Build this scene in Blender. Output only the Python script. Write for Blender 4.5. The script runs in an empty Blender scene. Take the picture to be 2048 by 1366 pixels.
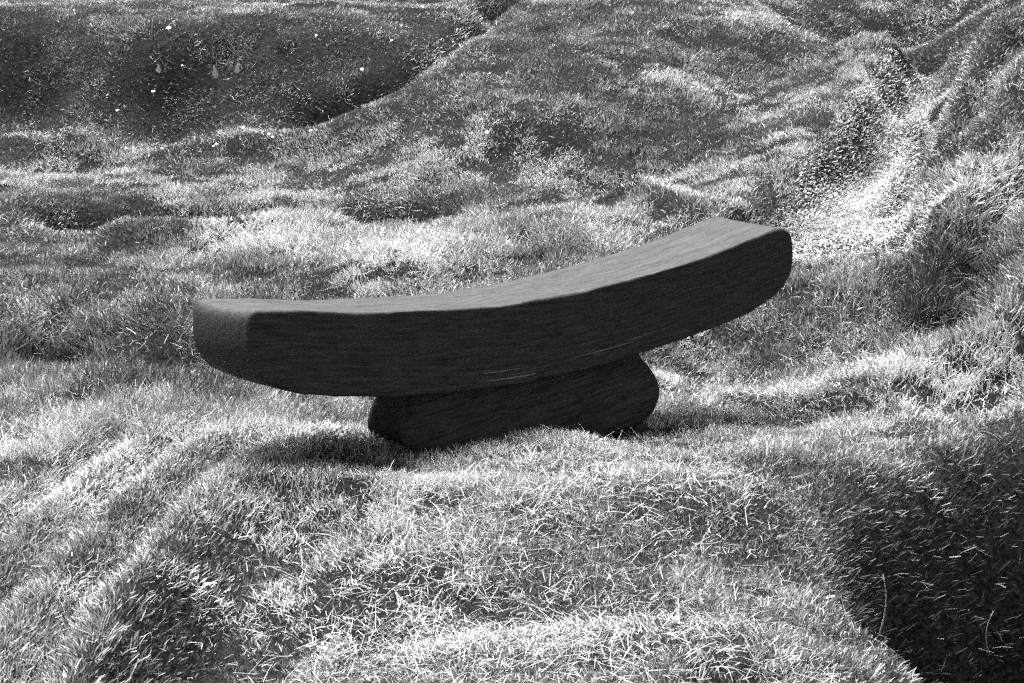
import bpy, math, random
import numpy as np
from mathutils import Matrix, Vector

random.seed(7)
rng = np.random.default_rng(11)
sc = bpy.context.scene
col = sc.collection

# ------------------------------------------------------------------ camera
FPX, PITCH, CAMH = 3500.0, math.radians(13.0), 1.25      # focal length in photo pixels (2048 wide)
cam_d = bpy.data.cameras.new('camera')
cam_d.sensor_width = 36.0
cam_d.lens = FPX * 36.0 / 2048.0
cam_d.clip_start, cam_d.clip_end = 0.05, 400.0
cam = bpy.data.objects.new('camera', cam_d)
cam.location = (0, 0, CAMH)
cam.rotation_euler = (math.pi / 2 - PITCH, 0, 0)
col.objects.link(cam)
sc.camera = cam

# ------------------------------------------------------------------ world, sun, exposure
SUN_EL, SUN_AZ = math.radians(65), math.radians(-24)      # azimuth from +Y (away from the camera), negative = left
w = bpy.data.worlds.new('World')
sc.world = w
w.use_nodes = True
nt = w.node_tree
bg = nt.nodes['Background']
sky = nt.nodes.new('ShaderNodeTexSky')
sky.sky_type = 'NISHITA'
sky.sun_disc = False
sky.sun_elevation = SUN_EL
sky.sun_rotation = SUN_AZ
bw = nt.nodes.new('ShaderNodeRGBToBW')                    # black-and-white photograph: a neutral sky
nt.links.new(sky.outputs[0], bw.inputs[0])
nt.links.new(bw.outputs[0], bg.inputs['Color'])
bg.inputs['Strength'].default_value = 0.05

sun_d = bpy.data.lights.new('sun', 'SUN')
sun_d.energy = 5.0
sun_d.angle = math.radians(50)
sun = bpy.data.objects.new('sun', sun_d)
to_sun = Vector((math.sin(SUN_AZ) * math.cos(SUN_EL), math.cos(SUN_AZ) * math.cos(SUN_EL), math.sin(SUN_EL)))
sun.rotation_euler = to_sun.to_track_quat('Z', 'Y').to_euler()
sun.location = to_sun * 30
col.objects.link(sun)

sc.view_settings.view_transform = 'Standard'
sc.view_settings.look = 'None'
sc.view_settings.gamma = 1.0
sc.view_settings.exposure = 2.6
sc.render.engine = 'CYCLES'
sc.cycles.use_denoising = False                           # the leftover noise stands for the film grain
sc.cycles.use_adaptive_sampling = True
sc.cycles.adaptive_threshold = .12
sc.cycles.adaptive_min_samples = 20
sc.cycles.max_bounces = 5
sc.cycles.diffuse_bounces = 1
sc.cycles.transmission_bounces = 3

# ------------------------------------------------------------------ helpers
sd_, cd_ = math.sin(PITCH), math.cos(PITCH)

def P(px, py, zc):
    """world point seen at photo pixel (px, py) at depth zc along the view axis"""
    rx, ry = (px - 1024) / FPX, (py - 683) / FPX
    return np.array([zc * rx, zc * (cd_ - ry * sd_), CAMH - zc * (sd_ + ry * cd_)])

def tag(o, label=None, cat=None, group=None, kind=None):
    if label: o['label'] = label
    if cat: o['category'] = cat
    if group: o['group'] = group
    if kind: o['kind'] = kind
    return o

def link(o, parent=None):
    col.objects.link(o)
    if parent: o.parent = parent
    return o

def fast_mesh(name, verts, quads, attrs=None, smooth=True, mat=None):
    """mesh from numpy arrays: verts (n,3), quads (m,4); attrs {name: per-vertex floats or vectors}"""
    me = bpy.data.meshes.new(name)
    n, m = len(verts), len(quads)
    me.vertices.add(n)
    me.vertices.foreach_set('co', np.ascontiguousarray(verts, dtype=np.float32).ravel())
    me.loops.add(m * 4)
    me.loops.foreach_set('vertex_index', np.ascontiguousarray(quads, dtype=np.int32).ravel())
    me.polygons.add(m)
    me.polygons.foreach_set('loop_start', np.arange(0, m * 4, 4, dtype=np.int32))
    me.polygons.foreach_set('use_smooth', np.full(m, smooth, dtype=bool))
    for k, a in (attrs or {}).items():
        a = np.ascontiguousarray(a, dtype=np.float32)
        if a.ndim == 1:
            me.attributes.new(k, 'FLOAT', 'POINT').data.foreach_set('value', a)
        else:
            me.attributes.new(k, 'FLOAT_VECTOR', 'POINT').data.foreach_set('vector', a.ravel())
    me.update(calc_edges=True)
    me.validate()
    if mat: me.materials.append(mat)
    return me

def new_mat(name):
    m = bpy.data.materials.new(name)
    m.use_nodes = True
    t = m.node_tree
    return m, t, t.nodes['Principled BSDF'], t.nodes['Material Output']

def grey(v): return (v, v, v, 1)

# value noise in 2-D (numpy, seeded): smooth lattice noise
_lat = rng.random((256, 256))
def vnoise(x, y, s, off=0.0):
    x = np.asarray(x) / s + off * 17.3 + 1000; y = np.asarray(y) / s + off * 9.7 + 1000
    i, j = np.floor(x).astype(int), np.floor(y).astype(int)
    fx, fy = x - i, y - j
    fx = fx * fx * fx * (fx * (fx * 6 - 15) + 10); fy = fy * fy * fy * (fy * (fy * 6 - 15) + 10)
    a = _lat[i % 256, j % 256]; b = _lat[(i + 1) % 256, j % 256]
    c = _lat[i % 256, (j + 1) % 256]; d = _lat[(i + 1) % 256, (j + 1) % 256]
    return (a * (1 - fx) + b * fx) * (1 - fy) + (c * (1 - fx) + d * fx) * fy - 0.5

def sstep(a, b, x):
    t = np.clip((x - a) / (b - a), 0, 1)
    return t * t * (3 - 2 * t)

def seg_dist(x, y, pts):
    """distance to a polyline, signed side (+ = left of travel) and parameter along it"""
    best = np.full(np.shape(x), 1e9); side = np.zeros(np.shape(x)); par = np.zeros(np.shape(x))
    n = len(pts) - 1
    for k in range(n):
        ax, ay = pts[k][:2]; bx, by = pts[k + 1][:2]
        dx, dy = bx - ax, by - ay
        t = np.clip(((x - ax) * dx + (y - ay) * dy) / (dx * dx + dy * dy), 0, 1)
        qx, qy = x - (ax + t * dx), y - (ay + t * dy)
        d = np.hypot(qx, qy)
        m = d < best
        best = np.where(m, d, best)
        side = np.where(m, np.sign(dx * (y - ay) - dy * (x - ax)), side)
        par = np.where(m, (k + t) / n, par)
    return best, side, par

# ------------------------------------------------------------------ terrain: a height function over (x, y)
CTRL = [
 (-250,1366,2.6),(0,1366,2.7),(350,1366,2.72),(700,1366,2.68),(1100,1366,2.7),(1500,1366,2.75),(1800,1366,2.85),(2048,1366,2.9),(2350,1366,3.0),
 (-250,1150,3.2),(0,1150,3.2),(350,1150,3.12),(800,1130,3.18),(1200,1130,3.2),(1600,1130,3.35),(2048,1130,3.5),(2350,1130,3.6),
 (-250,950,4.0),(0,950,3.9),(300,950,3.75),(600,950,3.8),(1000,960,3.8),(1400,950,3.95),(1700,900,4.2),(2048,900,4.3),(2350,880,4.4),
 (-250,830,4.6),(0,830,4.5),(400,850,4.25),(700,868,4.25),(830,905,4.14),(1100,850,4.36),(1305,826,4.6),(1500,800,4.85),(1750,800,4.65),(2048,760,4.8),(2350,720,4.8),
 (-250,700,5.2),(0,700,5.1),(400,760,4.75),(600,800,4.8),(1400,705,5.5),(1700,720,5.2),(2048,660,5.1),(2350,600,5.1),
 (-250,590,5.7),(0,600,5.6),(400,590,5.6),(800,590,5.6),(1250,580,5.6),(1650,600,5.6),(1850,600,5.35),(2048,500,5.4),(2350,420,5.3),
 (-250,470,6.6),(0,470,6.6),(300,450,6.65),(650,440,6.7),(1000,440,6.6),(1350,430,6.5),(1600,450,6.3),(1860,440,6.0),(2048,360,5.9),(2350,250,5.8),
 (-250,330,7.8),(0,330,7.8),(350,330,7.8),(700,330,7.6),(1000,330,7.4),(1300,330,7.3),(1560,330,7.0),(1740,330,6.95),(1900,250,6.6),(2048,220,6.35),(2350,80,6.0),
 (-250,268,8.36),(0,268,8.36),(350,266,8.36),(600,225,8.4),(700,240,8.1),(850,250,7.8),(1100,230,7.7),(1400,230,7.6),(1650,230,7.6),(1800,220,7.6),(1950,120,7.1),(2048,90,6.95),
(-250,280,8.2),(0,280,8.2),(180,285,8.2),(350,282,8.2),(500,264,8.2),(640,248,8.15),(-250,322,8.0),(0,322,8.0),(180,326,8.0),(350,324,8.0),(560,312,7.95),(-250,190,8.6),(0,190,8.6),(350,190,8.58),(560,170,8.6),(-250,120,8.72),(0,120,8.72),(350,120,8.66),(650,100,8.8),(-250,60,8.85),(0,60,8.85),(350,60,8.85),(650,40,9.0),(820,60,9.1),(900,130,8.2),(1100,120,8.3),(1400,120,8.3),(1700,150,8.4),(1830,110,8.6),
 (-250,0,9.6),(0,0,9.6),(400,0,9.7),(800,0,9.8),(920,0,9.7),(1060,0,9.1),(1400,0,9.2),(1650,0,9.5),(1800,0,9.9),(1950,0,8.8),(2048,0,8.3),(2350,-80,7.6),
 (-250,-150,11.6),(600,-150,12.0),(1200,-120,11.0),(1700,-120,12.0),(2100,-130,10.2)]
C3 = np.array([P(*c) for c in CTRL] + [[-2, 0, -.15], [0, 0, -.2], [2, 0, -.3], [0, 1.4, -.1], [-2, 1.4, -.1], [2, 1.4, -.3],
     [-6, 16, 1.7], [0, 16, 1.7], [6, 16, 1.9], [-5, 5, .15], [-5, 2.5, 0], [5, 2.5, .1]])
def _tps(r2): return r2 * np.log(np.maximum(r2, 1e-12))
_n = len(C3)
_A = np.zeros((_n + 3, _n + 3))
_d = C3[:, None, :2] - C3[None, :, :2]
_A[:_n, :_n] = _tps((_d ** 2).sum(-1)) + np.eye(_n) * 0.003
_A[:_n, _n] = 1; _A[:_n, _n + 1:] = C3[:, :2]
_A[_n, :_n] = 1; _A[_n + 1:, :_n] = C3[:, :2].T
_coef = np.linalg.solve(_A, np.concatenate([C3[:, 2], np.zeros(3)]))

def base_h(x, y):
    sh = np.shape(x)
    x = np.clip(np.ravel(x), -6, 6); y = np.clip(np.ravel(y), -1, 15)
    out = np.empty(len(x))
    for s in range(0, len(x), 40000):
        xs, ys = x[s:s + 40000], y[s:s + 40000]
        r2 = (xs[:, None] - C3[None, :, 0]) ** 2 + (ys[:, None] - C3[None, :, 1]) ** 2
        out[s:s + 40000] = _tps(r2) @ _coef[:_n] + _coef[_n] + xs * _coef[_n + 1] + ys * _coef[_n + 2]
    return out.reshape(sh)

def PL(*pts): return [P(*p)[:2] for p in pts]
# (polyline, height, half-width left, half-width right)
RIDGES = [
 (PL((-200,275,8.2),(0,275,8.2),(300,283,8.15),(500,260,8.15),(700,240,8.0)), .02, .14, .10),
 (PL((170,405,7.0),(350,420,6.95),(600,415,6.95)), -.24, .20, .15, .8, 1.1),
 (PL((700,398,6.95),(840,402,6.9)), -.10, .14, .13),
 (PL((230,448,6.6),(430,450,6.6),(640,440,6.65)), .04, .10, .10),
 (PL((1430,760,4.8),(1700,728,5.0),(1900,692,5.05),(2120,640,5.15)), .075, .16, .15, 0, 1.2),
 (PL((1270,390,6.75),(1440,438,6.3)), .07, .12, .10, 1, .2),
 (PL((1000,-30,9.6),(900,80,8.9),(800,160,8.5),(650,215,8.4)), -.12, .16, .13),
 (PL((1030,-10,9.2),(930,85,8.4),(830,160,8.1),(700,235,8.05)), .02, .12, .14),
 (PL((1835,120,8.5),(1795,220,7.6),(1755,310,7.0),(1725,410,6.5)), -.06, .19, .17, 1.1, .55),
 (PL((1880,200,7.4),(1845,310,6.85),(1790,410,6.35)), -.10, .07, .06),
 (PL((1630,20,9.4),(1730,80,9.0),(1830,120,8.6)), -.10, .10, .10),
 (PL((1520,425,6.5),(1640,350,6.95),(1730,250,7.55),(1780,150,8.4)), .22, .34, .12, .25, .75),
 (PL((2060,130,6.95),(1935,300,6.4),(1850,470,5.9)), -.06, .07, .06),
 (PL((2100,330,6.0),(1990,480,5.7),(1900,640,5.2)), -.05, .08, .06),
 (PL((1870,455,5.9),(1920,300,6.3),(1990,110,7.2)), .12, .10, .25),
]
# (centre, height, radius)
BUMPS = [
 (P(800,905,4.05), -.015, .18), (P(1280,840,4.55), -.03, .18), (P(850,1010,3.6), .015, .35), (P(1130,1180,3.1), -.07, .24), (P(820,1310,2.8), .05, .33),
 (P(1380,1270,2.95), .05, .28), (P(1230,1060,3.45), -.04, .18), (P(1420,1020,3.75), .04, .22), 
 (P(1800,50,9.5), -.32, .48), (P(800,560,5.85), .05, .22), (P(860,345,7.45), .03, .22), (P(1010,395,7.0), .03, .24),
 (P(100,660,5.3), -.08, .22), (P(1150,450,6.55), .04, .25), (P(1120,140,8.3), .03, .4),
 (P(1480,60,8.9), .03, .35), (P(1560,190,8.0), -.03, .4), (P(1000,265,7.7), .05, .25), (P(350,120,8.8), .05, .3),
 (P(1900,600,5.3), -.06, .3), (P(420,140,8.75), -.06, .2), (P(300,690,5.1), -.05, .2),
]
PIT = PL((1835,1420,2.75),(1790,1340,2.92),(1650,1190,3.25),(1590,1080,3.5),(1610,960,3.85),(1730,880,4.15),(1920,815,4.45),(2150,760,4.65),
         (2500,800,4.5),(2700,1200,3.6),(2600,1600,2.7),(1950,1500,2.6))
CREST = PL((70,1460,2.55),(245,1150,3.15),(415,965,3.75),(515,885,4.13),(580,850,4.35))     # edge of the bright ramp, lower left
def poly_sd(x, y, poly):
    pts = list(poly) + [poly[0]]
    d, _, _ = seg_dist(x, y, pts)
    ins = np.zeros(np.shape(x), bool)
    for k in range(len(poly)):
        ax, ay = poly[k]; bx, by = pts[k + 1]
        c = ((ay > y) != (by > y)) & (x < (bx - ax) * (y - ay) / (by - ay + 1e-12) + ax)
        ins ^= c
    return np.where(ins, d, -d)

def bench_clear(x, y):
    d, _, _ = seg_dist(x, y, PL((860,880,4.25),(1270,830,4.65)))
    return sstep(.18, .55, d)

def height(x, y):
    x = np.asarray(x, float); y = np.asarray(y, float)
    z = base_h(x, y) - .03
    for pl, a, wl, wr, *fade in RIDGES:
        d, s, t = seg_dist(x, y, pl)
        if fade: a = a * (fade[0] + (fade[1] - fade[0]) * t)
        wd = np.where(s > 0, wl, wr)
        z = z + 1.4 * a * np.exp(-(d / wd) ** 2)
    for c, a, r in BUMPS:
        z = z + 1.3 * a * np.exp(-((x - c[0]) ** 2 + (y - c[1]) ** 2) / (r * r))
    s = poly_sd(x, y, PIT) + 0.05 * vnoise(x, y, .22, 3)
    z = z - 1.75 * sstep(.0, 1, s / (.62 + .35 * sstep(3.3, 4.1, y)))
    k = .35 + .65 * bench_clear(x, y)
    big = k * (1 - .75 * sstep(4.9, 6.0, y)) * (1 - .85 * sstep(.25, -.25, x) * sstep(4.7, 4.2, y))
    d, side, t = seg_dist(x, y, CREST)
    ramp = (side > 0) * sstep(.62, .40, d) * sstep(1.0, .8, t)
    calm = 1 - .85 * ramp - .4 * (1 - ramp) * np.exp(-(d / .5) ** 2)
    z = z + .085 * big * calm * vnoise(x, y, .62, 1) + .05 * k * calm * (1 - .3 * sstep(5, 7, y)) * vnoise(x, y, .30, 2) + (.002 + .020 * calm) * vnoise(x, y, .14, 4)
    z = z - .020 * ramp * (1 - np.cos(2 * np.pi * d / .17)) - .05 * ramp * d                  # ruts along the ramp
    fall = np.where(side < 0, sstep(0, .15, d) * np.exp(-(np.maximum(d - .16, 0) / .38) ** 2), 0) * np.clip(1.15 - 1.95 * t, 0, 1)
    z = z - .28 * fall
    return z

def axis(lo, hi, step, far, grow=1.12):
    a = list(np.arange(lo, hi + 1e-6, step))
    s, v = step, a[-1]
    while v < far[1]: s *= grow; v += s; a.append(v)
    s, v, pre = step, a[0], []
    while v > far[0]: s *= grow; v -= s; pre.append(v)
    return np.array(pre[::-1] + a)

GX = axis(-3.6, 4.2, .022, (-150, 150))
GY = axis(1.4, 11.5, .025, (-150, 220))
XX, YY = np.meshgrid(GX, GY)
ZZ = height(XX, YY)
far_f = np.maximum(0, np.hypot(XX, YY - 5) - 12)
ZZ = ZZ + 2.2 * (1 - np.exp(-far_f / 25)) * np.where(YY > 0, 1, .3)
nxg, nyg = len(GX), len(GY)
idx = np.arange(nxg * nyg).reshape(nyg, nxg)
quads = np.stack([idx[:-1, :-1], idx[:-1, 1:], idx[1:, 1:], idx[1:, :-1]], -1).reshape(-1, 4)

def hgt(x, y):
    """bilinear lookup in the terrain mesh"""
    i = np.clip(np.searchsorted(GX, x) - 1, 0, nxg - 2); j = np.clip(np.searchsorted(GY, y) - 1, 0, nyg - 2)
    fx = np.clip((x - GX[i]) / (GX[i + 1] - GX[i]), 0, 1); fy = np.clip((y - GY[j]) / (GY[j + 1] - GY[j]), 0, 1)
    return (ZZ[j, i] * (1 - fx) + ZZ[j, i + 1] * fx) * (1 - fy) + (ZZ[j + 1, i] * (1 - fx) + ZZ[j + 1, i + 1] * fx) * fy

def ground_hit(px, py):
    """where the sight line through a photo pixel first meets the ground"""
    zs = np.arange(2.2, 16, .01)
    q = np.array([P(px, py, z) for z in zs])
    h = hgt(q[:, 0], q[:, 1])
    k = int(np.argmax(q[:, 2] < h))
    return np.array([q[k, 0], q[k, 1], h[k]])

# ground material: dark damp soil and thatch
m_soil, t, b, o_ = new_mat('soil')
tc = t.nodes.new('ShaderNodeTexCoord')
n1 = t.nodes.new('ShaderNodeTexNoise'); n1.inputs['Scale'].default_value = 60; n1.inputs['Detail'].default_value = 8
cr = t.nodes.new('ShaderNodeValToRGB')
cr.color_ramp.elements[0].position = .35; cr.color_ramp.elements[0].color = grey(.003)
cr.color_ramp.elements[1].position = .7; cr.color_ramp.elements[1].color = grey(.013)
bp = t.nodes.new('ShaderNodeBump'); bp.inputs['Distance'].default_value = .01; bp.inputs['Strength'].default_value = .8
t.links.new(tc.outputs['Object'], n1.inputs['Vector'])
t.links.new(n1.outputs['Fac'], cr.inputs[0]); t.links.new(cr.outputs[0], b.inputs['Base Color'])
t.links.new(n1.outputs['Fac'], bp.inputs['Height']); t.links.new(bp.outputs[0], b.inputs['Normal'])
b.inputs['Roughness'].default_value = 1; b.inputs['Specular IOR Level'].default_value = .03
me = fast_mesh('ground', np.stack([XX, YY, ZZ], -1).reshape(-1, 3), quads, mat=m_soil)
tag(link(bpy.data.objects.new('ground', me)), kind='structure')

# ------------------------------------------------------------------ the bench
def rayv(px, py): return np.array([(px - 1024) / FPX, cd_ - (py - 683) / FPX * sd_, -(sd_ + (py - 683) / FPX * cd_)])
A0 = P(500, 625, 3.86); B0 = P(1577, 459, 3.86 * 1.265)
eu = (B0 - A0) / np.linalg.norm(B0 - A0)
wv = np.array([-.613, .781 * cd_ + .118 * sd_, -.781 * sd_ + .118 * cd_])   # front to back
ev = wv - (wv @ eu) * eu; ev /= np.linalg.norm(ev)
ez = np.cross(eu, ev)
BW = .262                                                     # seat width
def on_front(px, py, v=0.0):
    """photo outline point -> (u, z) on the plane of the seat's front face, v behind it"""
    o = A0 + ev * v - np.array([0, 0, CAMH])
    r = rayv(px, py)
    q = r * (o @ ev) / (r @ ev) - o
    return q @ eu, q @ ez

def smooth_loop(pts, n, sig=1.2):
    p = np.array(pts); q = np.vstack([p, p[:1]])
    s = np.concatenate([[0], np.cumsum(np.linalg.norm(np.diff(q, axis=0), axis=1))])
    u = np.linspace(0, s[-1], n, endpoint=False)
    r = np.stack([np.interp(u, s, q[:, 0]), np.interp(u, s, q[:, 1])], -1)
    k = int(sig * 4); ker = np.exp(-.5 * (np.arange(-k, k + 1) / sig) ** 2); ker /= ker.sum()
    return np.stack([sum(ker[i + k] * np.roll(r[:, c], i) for i in range(-k, k + 1)) for c in (0, 1)], -1)

def loop_normals(p):
    t_ = np.roll(p, -1, 0) - np.roll(p, 1, 0)
    nrm = np.stack([t_[:, 1], -t_[:, 0]], -1)
    nrm /= np.linalg.norm(nrm, axis=1)[:, None]
    area = .5 * np.sum(p[:, 0] * np.roll(p[:, 1], -1) - np.roll(p[:, 0], -1) * p[:, 1])
    return nrm * np.sign(area)                                  # outward

SEAT = [(507,621),(560,620.5),(620,621),(690,623),(787,624),(903,619),(1000,611.5),(1070,599),(1180,580),(1289,551),(1399,518),(1509,476),(1556,456.5),
 (1570,454.5),(1580,461),(1586.6,477),(1588,510),(1586,535),(1578.6,557),(1564,579),(1542,599.5),(1502,627),(1436,654),(1362,680.5),(1284,707),(1216,728),
 (1143,748),(1070,763),(1000,774),(903,786),(825,791),(748,794),(670,794),(612,790),(560,778),(525,760),(506,736),(497,700),(496,660),(498,633)]
PED = [(856,765),(846,792),(830,822),(817,852),(809,874),(809,890),(819,906),(845,918),(890,924),(1000,924),(1200,887),(1290,850),(1320,816),(1337,782),(1331,752),(1304,712),(1278,685),(1060,735),(900,762)]

def prism(loop, v0, v1, rad, steps=6, extra=None, mid=10, deep=1.0):
    """closed solid: an outline carried across from v0 (front) to v1 (back) with rounded rims"""
    nrm = loop_normals(loop)
    rings = []
    rad = np.broadcast_to(rad, (len(loop),))
    for k in range(steps + 1):
        a = math.pi / 2 * k / steps
        rings.append((loop - nrm * (rad * (1 - math.sin(a)))[:, None], v0 + deep * rad * (1 - math.cos(a))))
    for k in range(1, mid):
        f = k / mid
        rings.append((loop, (v0 + deep * rad) * (1 - f) + (v1 - deep * rad) * f))
    for k in range(steps + 1):
        a = math.pi / 2 * (1 - k / steps)
        rings.append((loop - nrm * (rad * (1 - math.sin(a)))[:, None], v1 - deep * rad * (1 - math.cos(a))))
    V = []
    for lp, v in rings:
        q = np.stack([lp[:, 0], np.broadcast_to(v, (len(loop),)), lp[:, 1]], -1)
        V.append(extra(q) if extra else q)
    return V

def prism_object(name, V, parent, mat, grain):
    n, m = len(V[0]), len(V)
    verts = np.vstack(V)
    faces = []
    for r in range(m - 1):
        for k in range(n):
            k2 = (k + 1) % n
            faces.append((r * n + k, r * n + k2, (r + 1) * n + k2, (r + 1) * n + k))
    faces.append(tuple(range(n))[::-1]); faces.append(tuple(range((m - 1) * n, m * n)))
    me = bpy.data.meshes.new(name)
    me.from_pydata([tuple(p) for p in verts], [], faces)
    for p in me.polygons[:-2]: p.use_smooth = True
    g = np.array([grain(p) for p in verts], dtype=np.float32)
    me.attributes.new('grain', 'FLOAT_VECTOR', 'POINT').data.foreach_set('vector', g.ravel())
    import bmesh
    bm = bmesh.new(); bm.from_mesh(me)
    bmesh.ops.recalc_face_normals(bm, faces=bm.faces)
    bmesh.ops.triangulate(bm, faces=[f for f in bm.faces if len(f.verts) > 4])
    bm.to_mesh(me); bm.free()
    me.materials.append(mat)
    return link(bpy.data.objects.new(name, me), parent)

# dark oiled timber with fine grain running along the seat
m_wood, t, b, o_ = new_mat('dark_timber')
at = t.nodes.new('ShaderNodeAttribute'); at.attribute_name = 'grain'
def stretched(sx, sy, sz, scale, detail, rough=.6):
    mp = t.nodes.new('ShaderNodeMapping'); mp.inputs['Scale'].default_value = (sx, sy, sz)
    nz = t.nodes.new('ShaderNodeTexNoise'); nz.inputs['Scale'].default_value = scale; nz.inputs['Detail'].default_value = detail
    nz.inputs['Roughness'].default_value = rough
    t.links.new(at.outputs['Vector'], mp.inputs[0]); t.links.new(mp.outputs[0], nz.inputs['Vector'])
    return nz.outputs['Fac']
def math_n(op, a, b_=None, c=None):
    nd = t.nodes.new('ShaderNodeMath'); nd.operation = op
    for i, v in enumerate((a, b_, c)):
        if v is None: continue
        if isinstance(v, (int, float)): nd.inputs[i].default_value = v
        else: t.links.new(v, nd.inputs[i])
    return nd.outputs[0]
g1 = stretched(1, 9, 14, 9, 6)           # broad grain bands
g2 = stretched(3, 40, 60, 12, 5)         # fine fibres
g3 = stretched(30, 60, 60, 16, 2, .8)    # speckle of open pores
mix = math_n('ADD', math_n('MULTIPLY', g1, .45), math_n('ADD', math_n('MULTIPLY', g2, .5), math_n('MULTIPLY', g3, .4)))
cr = t.nodes.new('ShaderNodeValToRGB')
cr.color_ramp.elements[0].position = .54; cr.color_ramp.elements[0].color = grey(.002)
cr.color_ramp.elements[1].position = .82; cr.color_ramp.elements[1].color = grey(.047)
t.links.new(mix, cr.inputs[0])
# pale worn checks: long thin splits low on the front face
sp = t.nodes.new('ShaderNodeSeparateXYZ'); t.links.new(at.outputs['Vector'], sp.inputs[0])
ck = stretched(1.1, 0.01, 70, 3.0, 2)
band = math_n('MULTIPLY', math_n('COMPARE', sp.outputs['Z'], -.070, .016), math_n('COMPARE', sp.outputs['X'], .9, .42))
chk = math_n('MULTIPLY', math_n('GREATER_THAN', ck, .64), band)
mx = t.nodes.new('ShaderNodeMix'); mx.data_type = 'RGBA'
t.links.new(chk, mx.inputs[0]); t.links.new(cr.outputs[0], mx.inputs[6]); mx.inputs[7].default_value = grey(.12)
t.links.new(mx.outputs[2], b.inputs['Base Color'])
bp = t.nodes.new('ShaderNodeBump'); bp.inputs['Distance'].default_value = .003; bp.inputs['Strength'].default_value = .8
t.links.new(mix, bp.inputs['Height']); t.links.new(bp.outputs[0], b.inputs['Normal'])
b.inputs['Roughness'].default_value = .62; b.inputs['Specular IOR Level'].default_value = .06

frame = Matrix(((eu[0], ev[0], ez[0], 0), (eu[1], ev[1], ez[1], 0), (eu[2], ev[2], ez[2], 0), (0, 0, 0, 1)))
pbase = [np.array(on_front(px, py, .03)) for px, py in PED]
org_u, org_z = .5 * (min(p[0] for p in pbase) + max(p[0] for p in pbase)), min(p[1] for p in pbase)
org = A0 + eu * org_u + ev * (BW / 2) + ez * org_z
bench = bpy.data.objects.new('bench', None)
bench.empty_display_size = .3
bench.matrix_world = Matrix.Translation(Vector(org)) @ frame
link(bench)
tag(bench, 'dark carved timber bench with curved boat-shaped seat on a low block on the grassy mound', 'bench')
OFF = np.array([org_u, BW / 2, org_z])

seat = smooth_loop([on_front(*p) for p in SEAT], 320, 1.0)
ulen = seat[:, 0].max()
seat = seat + loop_normals(seat) * (.0035 * vnoise(seat[:, 0], seat[:, 1], .11, 12) + .0022 * vnoise(seat[:, 0], seat[:, 1], .03, 13))[:, None]
_ub = np.linspace(0, ulen, 60)
_top = np.array([seat[np.abs(seat[:, 0] - u) < .03][:, 1].max() for u in _ub])
_bot = np.array([seat[np.abs(seat[:, 0] - u) < .03][:, 1].min() for u in _ub])
_mid = np.convolve(np.pad((_top + _bot) / 2, 4, mode='edge'), np.ones(9) / 9, 'valid')
def seat_mid(u):                                              # height of the seat's middle line, for the grain to follow
    return np.interp(u, _ub, _mid)
def seat_extra(q):
    q = q.copy()
    f = np.clip(q[:, 0] / ulen, 0, 1); g = np.clip(q[:, 1] / BW, 0, 1)
    q[:, 2] += .016 * f * g                                     # slightly twisted log
    q[:, 2] -= .004 * np.sin(np.pi * g) * (q[:, 2] > seat_mid(q[:, 0]))   # hollowed sitting surface
    q[:, 0] += .012 * np.sin(np.pi * g) * (f > .5) - .010 * np.sin(np.pi * g) * (f < .5)
    return q - OFF
su = seat[:, 0]
rad_s = .0065 + .002 * np.sin(su * 9) + .0015 * np.sin(su * 23 + 1)
prism_object('seat', prism(seat, 0, BW, rad_s, 7, seat_extra), bench, m_wood,
             lambda p: (p[0] + OFF[0], p[1] + OFF[1], p[2] + OFF[2] - seat_mid(p[0] + OFF[0])))

ped = smooth_loop([on_front(px, py, .03) for px, py in PED], 260, 4.5)
pu0, pu1 = ped[:, 0].min(), ped[:, 0].max()
ped_rad = .060 - .016 * sstep(.2, .8, -loop_normals(ped)[:, 0])      # crisper edge at the left end
def ped_extra(q):
    q = q.copy()
    g = np.clip((q[:, 1] - .03) / (BW - .05), 0, 1)
    q[:, 1] += .055 * np.clip((q[:, 2] - ped[:, 1].min()) / .2, 0, 1) * (1 - g)   # front leans back under the seat
    fl = np.clip(1 - (q[:, 0] - pu0) / .10, 0, 1); fr = np.clip(1 - (pu1 - q[:, 0]) / .10, 0, 1)
    q[:, 0] += .060 * np.sin(np.pi * g) ** .8 * fl              # scooped ends
    q[:, 0] -= .040 * np.sin(np.pi * g) ** .8 * fr
    return q - OFF
prism_object('pedestal', prism(ped, -.008, BW - .016, ped_rad, 12, ped_extra, 14, .8), bench, m_wood,
             lambda p: (p[0] + OFF[0] + 3, p[1] + OFF[1], p[2] + OFF[2] - .12 * (p[0] + OFF[0])))

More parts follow.
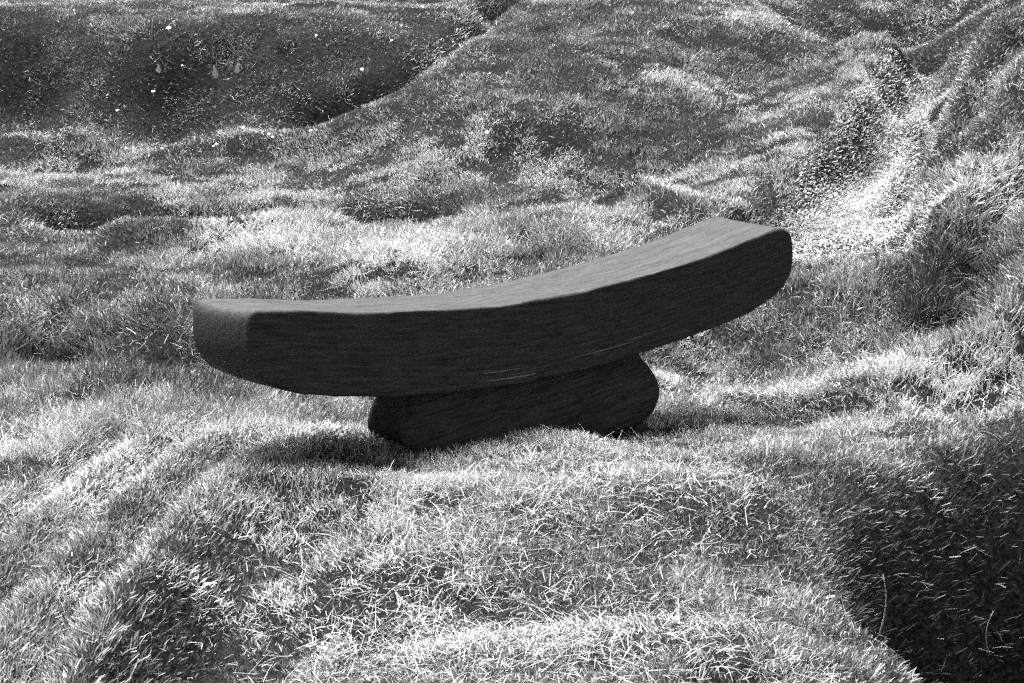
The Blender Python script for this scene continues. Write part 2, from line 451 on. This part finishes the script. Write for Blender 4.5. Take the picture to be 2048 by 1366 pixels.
# ------------------------------------------------------------------ grass
def leaf_mat(name, lo, hi, trans=.35):
    m, t, b, o_ = new_mat(name)
    t.nodes.remove(b)
    at = t.nodes.new('ShaderNodeAttribute'); at.attribute_name = 'tone'
    cr = t.nodes.new('ShaderNodeValToRGB')
    cr.color_ramp.elements[0].color = grey(lo); cr.color_ramp.elements[1].color = grey(hi)
    t.links.new(at.outputs['Fac'], cr.inputs[0])
    df = t.nodes.new('ShaderNodeBsdfDiffuse'); tr = t.nodes.new('ShaderNodeBsdfTranslucent')
    gl = t.nodes.new('ShaderNodeBsdfGlossy'); gl.inputs['Roughness'].default_value = .45; gl.inputs['Color'].default_value = grey(.9)
    m1 = t.nodes.new('ShaderNodeMixShader'); m1.inputs[0].default_value = trans
    m2 = t.nodes.new('ShaderNodeMixShader'); m2.inputs[0].default_value = .05
    for s_ in (df, tr): t.links.new(cr.outputs[0], s_.inputs['Color'])
    t.links.new(df.outputs[0], m1.inputs[1]); t.links.new(tr.outputs[0], m1.inputs[2])
    t.links.new(m1.outputs[0], m2.inputs[1]); t.links.new(gl.outputs[0], m2.inputs[2])
    t.links.new(m2.outputs[0], o_.inputs['Surface'])
    return m
m_grass = leaf_mat('grass_blade', .03, .56, .12)
m_straw = leaf_mat('dry_straw', .07, .44, .15)

def blades(x, y, length, width, lean, up, tone, droop, lift=0.0, segs=2):
    """blade arrays -> verts, quads, tone. lean: angle from the vertical; up: how far they follow gravity instead of the slope"""
    n = len(x)
    z = hgt(x, y)
    e = .03
    nx_ = -(hgt(x + e, y) - hgt(x - e, y)) / (2 * e); ny_ = -(hgt(x, y + e) - hgt(x, y - e)) / (2 * e)
    N = np.stack([nx_, ny_, np.ones(n)], -1); N /= np.linalg.norm(N, axis=1)[:, None]
    U = N * (1 - up)[:, None] + np.array([0, 0, 1.0]) * up[:, None]; U /= np.linalg.norm(U, axis=1)[:, None]
    a = rng.random(n) * 2 * np.pi
    R = np.stack([np.cos(a), np.sin(a), np.zeros(n)], -1)
    R -= (R * U).sum(1)[:, None] * U; R /= np.linalg.norm(R, axis=1)[:, None]
    S = np.cross(U, R)
    tw = (rng.random(n) - .5) * 2.6
    Wd = S * np.cos(tw)[:, None] + R * np.sin(tw)[:, None]
    p = np.stack([x, y, z - .008 + lift], -1)
    taper = .25 + .5 * rng.random(n)                          # cut, blunt tips
    rows = []
    for k in range(segs + 1):
        f = k / segs
        hw = (width * .5 * (.8 + .8 * f * (1 - f)) * (1 - f * (1 - taper)))[:, None] * Wd
        rows += [p - hw, p + hw]
        a_ = lean + droop * (f + .5 / segs)
        p = p + (U * np.cos(a_)[:, None] + R * np.sin(a_)[:, None]) * (length / segs)[:, None]
    c = 2 * segs + 2
    V = np.stack(rows, 1).reshape(-1, 3)
    i = np.arange(n)[:, None] * c
    Q = np.concatenate([i + np.array([[2 * k, 2 * k + 1, 2 * k + 3, 2 * k + 2]]) for k in range(segs)], 1).reshape(-1, 4)
    return V, Q, np.repeat(tone, c)

def zone(x, y, pts, r):
    """soft 0..1 membership of the patches given as photo places"""
    out = np.zeros(len(x))
    for (px, py, zc, rr) in pts:
        c = P(px, py, zc)
        out = np.maximum(out, np.exp(-((x - c[0]) ** 2 + (y - c[1]) ** 2) / (rr * rr)))
    return out

# candidate roots: denser near the bench, thinner far away; a margin round the photographed wedge
def scatter(n, ymin, ymax):
    y = ymin + (ymax - ymin) * rng.random(n)
    half = (y * .31 + .9)
    x = (rng.random(n) * 2 - 1) * half
    return x, y
PATH_PL = PL((1825,150,8.3),(1790,230,7.6),(1740,320,7.0),(1705,400,6.5),(1675,450,6.25))
def path_fac(x, y):
    d, s, t_ = seg_dist(x, y, PATH_PL)
    return d / (.12 + .15 * t_)

X, Y = [], []
for (a, b_, dens) in ((1.6, 2.5, 12000), (2.5, 3.2, 92000), (3.2, 4.2, 76000), (4.2, 5.6, 56000), (5.6, 7.6, 32000), (7.6, 10.6, 23000), (10.6, 14, 4000)):
    area = (b_ - a) * ((a + b_) / 2 * .62 + 1.8)
    x, y = scatter(int(area * dens), a, b_)
    X.append(x); Y.append(y)
pp = np.array(PATH_PL); k_ = rng.random(40000) * (len(pp) - 1); i_ = k_.astype(int); f_ = (k_ - i_)[:, None]
pp = pp[i_] * (1 - f_) + pp[i_ + 1] * f_                      # short trodden turf on the path
X.append(pp[:, 0] + rng.normal(0, .15, len(pp))); Y.append(pp[:, 1] + rng.normal(0, .05, len(pp)))
X, Y = np.concatenate(X), np.concatenate(Y)
# keep off the pedestal, thin the trodden path
rel = np.stack([X, Y, hgt(X, Y)], -1) - org
lu, lv = rel @ eu, rel @ ev
foot = (np.abs(lu) < (pu1 - pu0) / 2 - .02) & (np.abs(lv) < BW / 2 - .03)
pf = path_fac(X, Y)
keep = ~foot & (rng.random(len(X)) < np.where(pf < 1, 1.0, 1))
# steep banks carry less turf, the pit only scattered stalks
e = .06
slope = np.hypot(hgt(X + e, Y) - hgt(X - e, Y), hgt(X, Y + e) - hgt(X, Y - e)) / (2 * e)
psd = poly_sd(X, Y, PIT)
dens_f = np.clip(1.45 - .75 * slope, .28, 1) * (1 - .93 * sstep(-.08, .24, psd))
THIN = [(PL((230,1440,2.55),(350,1150,3.1),(470,1010,3.6),(570,920,3.95)),   .22, .5), (PL((1590,420,6.5),(1640,380,6.8),(1740,280,7.4),(1800,160,8.3)), .15, .6),
        (PL((-100,160,8.62),(300,170,8.6),(560,140,8.65),(820,60,9.1)), .36, .05), (PL((150,412,6.95),(600,420,6.95)), .2, .75), (PL((700,402,6.9),(840,404,6.9)), .14, .65),
        (PL((1680,20,9.4),(1900,60,9.3)), .4, .5), (PL((100,650,5.3),(330,640,5.3)), .2, .3), (PL((1850,470,5.7),(1930,620,5.2)), .28, .2), (PL((1930,330,6.2),(2040,480,5.6)), .3, .2), (PL((-50,560,5.8),(350,560,5.8)), .25, .3)]
def thin_f(x, y):                                             # sparse turf in hollows and banks, thinned so dark soil deepens their shade
    f = np.ones(len(x))
    for pl, wd, a in THIN: f *= 1 - a * np.exp(-(seg_dist(x, y, pl)[0] / wd) ** 2)
    return f
dens_f *= thin_f(X, Y)
keep &= rng.random(len(X)) < dens_f
# tufty: bare gaps where the noise is low
d_, s_, t_ = seg_dist(X, Y, CREST)
tuft = (vnoise(X, Y, .10, 5) + .6 * vnoise(X, Y, .045, 6)) * (1 - .75 * (s_ > 0) * sstep(.6, .35, d_))
keep &= rng.random(len(X)) < np.where(pf < 1, 1, np.clip(.58 + 1.5 * tuft, .06, 1))
X, Y, pf, tuft = X[keep], Y[keep], pf[keep], tuft[keep]
n = len(X)
TALL = [(130,740,5.0,.4),(330,790,4.7,.25),(80,640,5.3,.45),(260,760,4.8,.35),(350,600,5.5,.3),(40,830,4.5,.35),(560,470,6.4,.35),(850,470,6.3,.4),(1100,480,6.2,.35),
        (1900,560,5.4,.5),(2030,500,5.6,.35),(500,700,4.9,.25)]
tall = zone(X, Y, TALL, 1)
length = (.013 + .018 * rng.random(n)) * (1 + .5 * vnoise(X, Y, .25, 7) + .5 * tuft) + tall * (.022 + .036 * rng.random(n))
weedy = zone(X, Y, [(60,150,8.65,.55),(230,160,8.62,.5),(400,150,8.62,.5),(550,130,8.65,.45),(700,70,8.9,.4),(850,40,9.3,.35),(1800,50,9.5,.4)], 1)  # leafy weeds; their darker tone also carries the shade of bank and hollow
length = np.where(pf < 1, .008 + .012 * rng.random(n), length)
dist = np.hypot(X, Y)
width = (.0014 + .0022 * rng.random(n)) * np.clip(dist / 4.2, .9, 1.4)
lean = np.where(pf < 1, .5, 0) + np.abs(rng.normal(0, .38, n)) + .25 * (vnoise(X, Y, .3, 8) > .1)
droop = rng.random(n) * .9
width = width * (1 + .0 * weedy)                             # broad weed leaves on the dark bank
lean = lean + .3 * weedy
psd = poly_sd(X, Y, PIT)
length = length * (1 + .8 * sstep(0, .3, psd))
up = np.full(n, .5)
on_path = pf < 1
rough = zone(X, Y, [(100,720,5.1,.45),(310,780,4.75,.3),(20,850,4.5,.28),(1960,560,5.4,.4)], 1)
tone = np.clip(.45 - .28 * rough - .5 * weedy - .5 * sstep(-.1, .2, psd) + .6 * vnoise(X, Y, .55, 9) + .5 * vnoise(X, Y, .16, 10) + rng.normal(0, .22, n) - .08 * on_path, 0, 1)  # blades inside the pit toned down: its shade is put into their colour
tone = np.where(on_path, np.clip(.3 + .5 * vnoise(X, Y, .2, 14) + rng.normal(0, .1, n), 0, 1), tone)
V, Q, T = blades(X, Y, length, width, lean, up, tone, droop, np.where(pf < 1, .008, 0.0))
# low undergrowth: moss and short shoots that close the turf between the blades
ux, uy = [], []
for (a, b_, dens) in ((2.2, 3.2, 70000), (3.2, 4.2, 60000), (4.2, 5.6, 42000), (5.6, 7.6, 26000), (7.6, 10.8, 16000)):
    x, y = scatter(int((b_ - a) * ((a + b_) / 2 * .62 + 1.8) * dens), a, b_)
    ux.append(x); uy.append(y)
ux, uy = np.concatenate(ux), np.concatenate(uy)
rel = np.stack([ux, uy, hgt(ux, uy)], -1) - org
pit_u = sstep(-.05, .25, poly_sd(ux, uy, PIT))
kp = ~((np.abs(rel @ eu) < (pu1 - pu0) / 2 - .02) & (np.abs(rel @ ev) < BW / 2 - .03)) & (path_fac(ux, uy) > .9) & (rng.random(len(ux)) < thin_f(ux, uy) ** .4 * (1 - .86 * pit_u))
ux, uy, pit_u = ux[kp], uy[kp], pit_u[kp]; nu = len(ux)
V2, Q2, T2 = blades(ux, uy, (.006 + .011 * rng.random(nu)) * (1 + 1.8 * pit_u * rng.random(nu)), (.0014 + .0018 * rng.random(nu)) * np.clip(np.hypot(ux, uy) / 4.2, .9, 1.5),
                    np.abs(rng.normal(.35, .4, nu)), np.full(nu, .3), np.clip(.10 + .35 * vnoise(ux, uy, .2, 15) + rng.normal(0, .08, nu) - .2 * pit_u, 0, 1),  # darker shoots in the pit imitate its shade
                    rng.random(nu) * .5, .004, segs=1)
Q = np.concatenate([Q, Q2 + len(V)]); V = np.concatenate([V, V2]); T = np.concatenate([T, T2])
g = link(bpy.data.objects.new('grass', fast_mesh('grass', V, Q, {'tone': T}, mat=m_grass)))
tag(g, 'short tufted grass growing all over the mounds, banks and hollows', 'grass', kind='stuff')
print('blades', n)

# dry cut stalks lying loose on the turf
STRAW = [(900,1010,3.6,.45,1500),(760,1180,3.1,.3,900),(1000,1280,2.85,.4,1500),(1400,1010,3.75,.35,900),(1350,1270,2.95,.35,1100),(1150,900,4.1,.3,700),
         (740,375,7.2,.25,300),(1835,440,5.9,.22,700),(1760,600,5.35,.35,700),(1500,690,5.1,.3,500),(1700,800,4.6,.4,500),
         (2000,930,4.1,.5,900),(2000,560,5.4,.4,500),(1990,250,6.4,.4,350),(420,610,5.5,.25,300),(130,800,4.6,.4,500),(870,540,5.9,.4,500)]
sx, sy = [], []
for px, py, zc, r, c in STRAW:
    c = int(c * 1.3)
    q = P(px, py, zc)
    sx.append(q[0] + rng.normal(0, r * .55, c)); sy.append(q[1] + rng.normal(0, r * .55, c))
x, y = scatter(6000, 2.2, 9); sx.append(x); sy.append(y)
sx, sy = np.concatenate(sx), np.concatenate(sy)
rel = np.stack([sx, sy, hgt(sx, sy)], -1) - org
kp = (rng.random(len(sx)) < thin_f(sx, sy)) & (rng.random(len(sx)) < 1 - .95 * sstep(-.08, .2, poly_sd(sx, sy, PIT))) & ~((np.abs(rel @ eu) < (pu1 - pu0) / 2 + .05) & (np.abs(rel @ ev) < BW / 2 + .04)) & (path_fac(sx, sy) > 1)
sx, sy = sx[kp], sy[kp]; n = len(sx)
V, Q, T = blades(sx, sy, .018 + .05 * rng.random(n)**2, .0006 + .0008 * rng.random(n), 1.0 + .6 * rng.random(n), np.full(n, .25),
                 np.clip(rng.normal(.5, .25, n) - .45 * sstep(-.1, .1, poly_sd(sx, sy, PIT)), 0, 1), (rng.random(n) - .3) * 1.3, .012 + .018 * rng.random(n), segs=4)  # stalks in the pit coloured darker to stand for its shade
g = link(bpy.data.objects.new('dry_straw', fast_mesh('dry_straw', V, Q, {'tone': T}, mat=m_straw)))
tag(g, 'pale dry grass stalks lying loose on the turf', 'straw', kind='stuff')

# ------------------------------------------------------------------ small single plants
m_petal, t, b, o_ = new_mat('white_petal')
b.inputs['Base Color'].default_value = grey(.8); b.inputs['Roughness'].default_value = .7
m_frond = leaf_mat('fern_leaf', .15, .32, .2)

def flower_mesh(diam, stem):
    """small open flower: a ring of cupped petals, a domed eye and a thin stem"""
    V, F = [], []
    r = diam / 2
    npet = 11
    for k in range(npet):
        a = 2 * math.pi * k / npet
        c, s_ = math.cos(a), math.sin(a)
        ln, hw = r * random.uniform(.9, 1.05), r * .27
        for d, h, wv_ in ((.2, 0, .5), (.65, .12 * r, 1), (1, .05 * r, .45)):
            for sg in (-1, 1):
                V.append((c * d * ln - s_ * sg * hw * wv_, s_ * d * ln + c * sg * hw * wv_, stem + h))
        o = len(V) - 6
        F += [(o, o + 1, o + 3, o + 2), (o + 2, o + 3, o + 5, o + 4)]
    o = len(V)
    for h, q in ((.02, .32), (.14, .24), (.2, .08)):
        for k in range(8):
            a = 2 * math.pi * k / 8
            V.append((q * r * math.cos(a), q * r * math.sin(a), stem + h * r))
    for rr in range(2):
        for k in range(8):
            F.append((o + rr * 8 + k, o + rr * 8 + (k + 1) % 8, o + rr * 8 + 8 + (k + 1) % 8, o + rr * 8 + 8 + k))
    o = len(V)
    for h in (-.01, stem):
        for k in range(4):
            a = math.pi / 2 * k
            V.append((.0008 * math.cos(a), .0008 * math.sin(a), h))
    for k in range(4): F.append((o + k, o + (k + 1) % 4, o + 4 + (k + 1) % 4, o + 4 + k))
    me = bpy.data.meshes.new('white_flower'); me.from_pydata(V, [], F); me.materials.append(m_petal)
    return me

BANK = 'tiny white flower in the dark weedy bank at the upper left'
LEDGE = 'tiny white flower in the thin bright turf along the foot of the dark bank'
FLOWERS = [((338,61), .030, 'largest white flower, high on the dark bank at the upper left'),
 ((308,189), .020, 'white flower in the middle of the dark bank, below the fern sprigs'),
 ((238,222), .018, 'lowest white flower on the left half of the dark bank'),
 ((727,140), .020, 'white flower at the right end of the dark bank, next to the bright spur'),
 ((632,71), .014, BANK), ((785,84), .014, BANK), ((365,137), .010, BANK),
 ((842,14), .018, 'white flower at the very top of the dark bank near the spur edge'),
 ((493,256), .022, 'brightest white flower on the crest of the grassy ledge'),
 ((541,271), .016, LEDGE), ((547,278), .016, LEDGE), ((432,288), .014, LEDGE), ((432,296), .016, LEDGE), ((322,300), .012, LEDGE),
 ((252,298), .014, LEDGE), ((296,312), .010, LEDGE), ((625,265), .018, 'white flower on the right part of the grassy ledge'),
 ((974,265), .018, 'upper white flower on the open slope right of the ledge'), ((930,297), .014, 'lower white flower on the open slope right of the ledge')]
for (px, py), dm, lab in FLOWERS:
    q = ground_hit(px, py + 8)
    o = bpy.data.objects.new('white_flower', flower_mesh(dm * .85, .03))
    o.location = q
    o.rotation_euler = (random.uniform(.3, .9), random.uniform(-.3, .3), random.uniform(-.5, .5))
    tag(link(o), lab, 'flower', 'small white flowers in the grass')

def fern_mesh(h):
    V, F = [], []
    def quad(a, b_, c, d): 
        o = len(V); V.extend([a, b_, c, d]); F.append((o, o + 1, o + 2, o + 3))
    pts = [(.10 * h * math.sin(f * 1.6), -.25 * h * f * f, h * f) for f in np.linspace(0, 1, 12)]
    for p, q in zip(pts[:-1], pts[1:]):
        w_ = .012 * h
        quad((p[0] - w_, p[1], p[2]), (p[0] + w_, p[1], p[2]), (q[0] + w_, q[1], q[2]), (q[0] - w_, q[1], q[2]))
    for k, p in enumerate(pts[1:-1:1]):
        l = h * .36 * (1 - k / 11) * min(1, .5 + k * .3)
        for sg in (-1, 1):
            th = .016 * h
            quad((p[0], p[1], p[2] - th), (p[0] + sg * l * .5, p[1] - .12 * l, p[2] + .12 * l - th * 1.4), (p[0] + sg * l, p[1] - .3 * l, p[2] + .3 * l), (p[0] + sg * l * .5, p[1] - .12 * l, p[2] + .16 * l + th * 1.4))
    me = bpy.data.meshes.new('fern'); me.from_pydata(V, [], F); me.materials.append(m_frond)
    me.attributes.new('tone', 'FLOAT', 'POINT').data.foreach_set('value', np.full(len(V), .8, np.float32))
    return me
for px, py, h, lab in ((432, 160, .075, 'middle and largest of the pale fern sprigs on the dark bank'),
                       (474, 148, .055, 'right hand pale fern sprig on the dark bank'),
                       (318, 150, .055, 'left hand pale fern sprig on the dark bank')):
    o = bpy.data.objects.new('fern_sprig', fern_mesh(h)); o.location = ground_hit(px, py)
    o.rotation_euler = (.2, 0, random.uniform(-.4, .4))
    tag(link(o), lab, 'fern', 'fern sprigs on the dark bank')

def stalk_mesh(pts, rad):
    """tapering thin tube through points"""
    pts = [Vector(p) for p in pts]
    V, F = [], []
    for k, p in enumerate(pts):
        r = rad * (1 - .6 * k / (len(pts) - 1))
        for j in range(5):
            a = 2 * math.pi * j / 5
            V.append((p.x + r * math.cos(a), p.y + r * math.sin(a), p.z))
    for k in range(len(pts) - 1):
        for j in range(5):
            F.append((k * 5 + j, k * 5 + (j + 1) % 5, k * 5 + 5 + (j + 1) % 5, k * 5 + 5 + j))
    F.append(tuple(range(5))[::-1]); F.append(tuple(range(len(V) - 5, len(V))))
    me = bpy.data.meshes.new('dry_stalk'); me.from_pydata(V, [], F); me.materials.append(m_straw)
    for p in me.polygons: p.use_smooth = True
    me.attributes.new('tone', 'FLOAT', 'POINT').data.foreach_set('value', np.full(len(V), .9, np.float32))
    return me
for px, py, h, bend, rad, lab in (
    (1752, 1275, .150, .012, .0022, 'long pale dry stalk standing in the black pit, nearest its left rim'),
    (1975, 1310, .120, -.014, .0020, 'pale dry stalk standing deep in the right part of the black pit'),
    (1640, 1228, .035, .006, .0022, 'short pale stub sticking up on the left rim of the pit')):
    q = ground_hit(px, py)
    pts = [(0, -.01, -.01)] + [(bend * math.sin(f * 3.0), -.02 - .01 * f, h * f) for f in np.linspace(.1, 1, 9)]
    o = bpy.data.objects.new('dry_stalk', stalk_mesh(pts, rad)); o.location = q
    tag(link(o), lab, 'grass stalk', 'single dry stalks by the pit')
q = ground_hit(1078, 862)
pts = [(0, 0, -.01), (.002, 0, .02), (.006, 0, .045), (.014, 0, .058), (.024, 0, .050), (.030, 0, .034), (.036, 0, .020)]
o = bpy.data.objects.new('dry_stalk', stalk_mesh(pts, .0011)); o.location = q
tag(link(o), 'thin bent dry stalk arching up in front of the bench block', 'grass stalk')
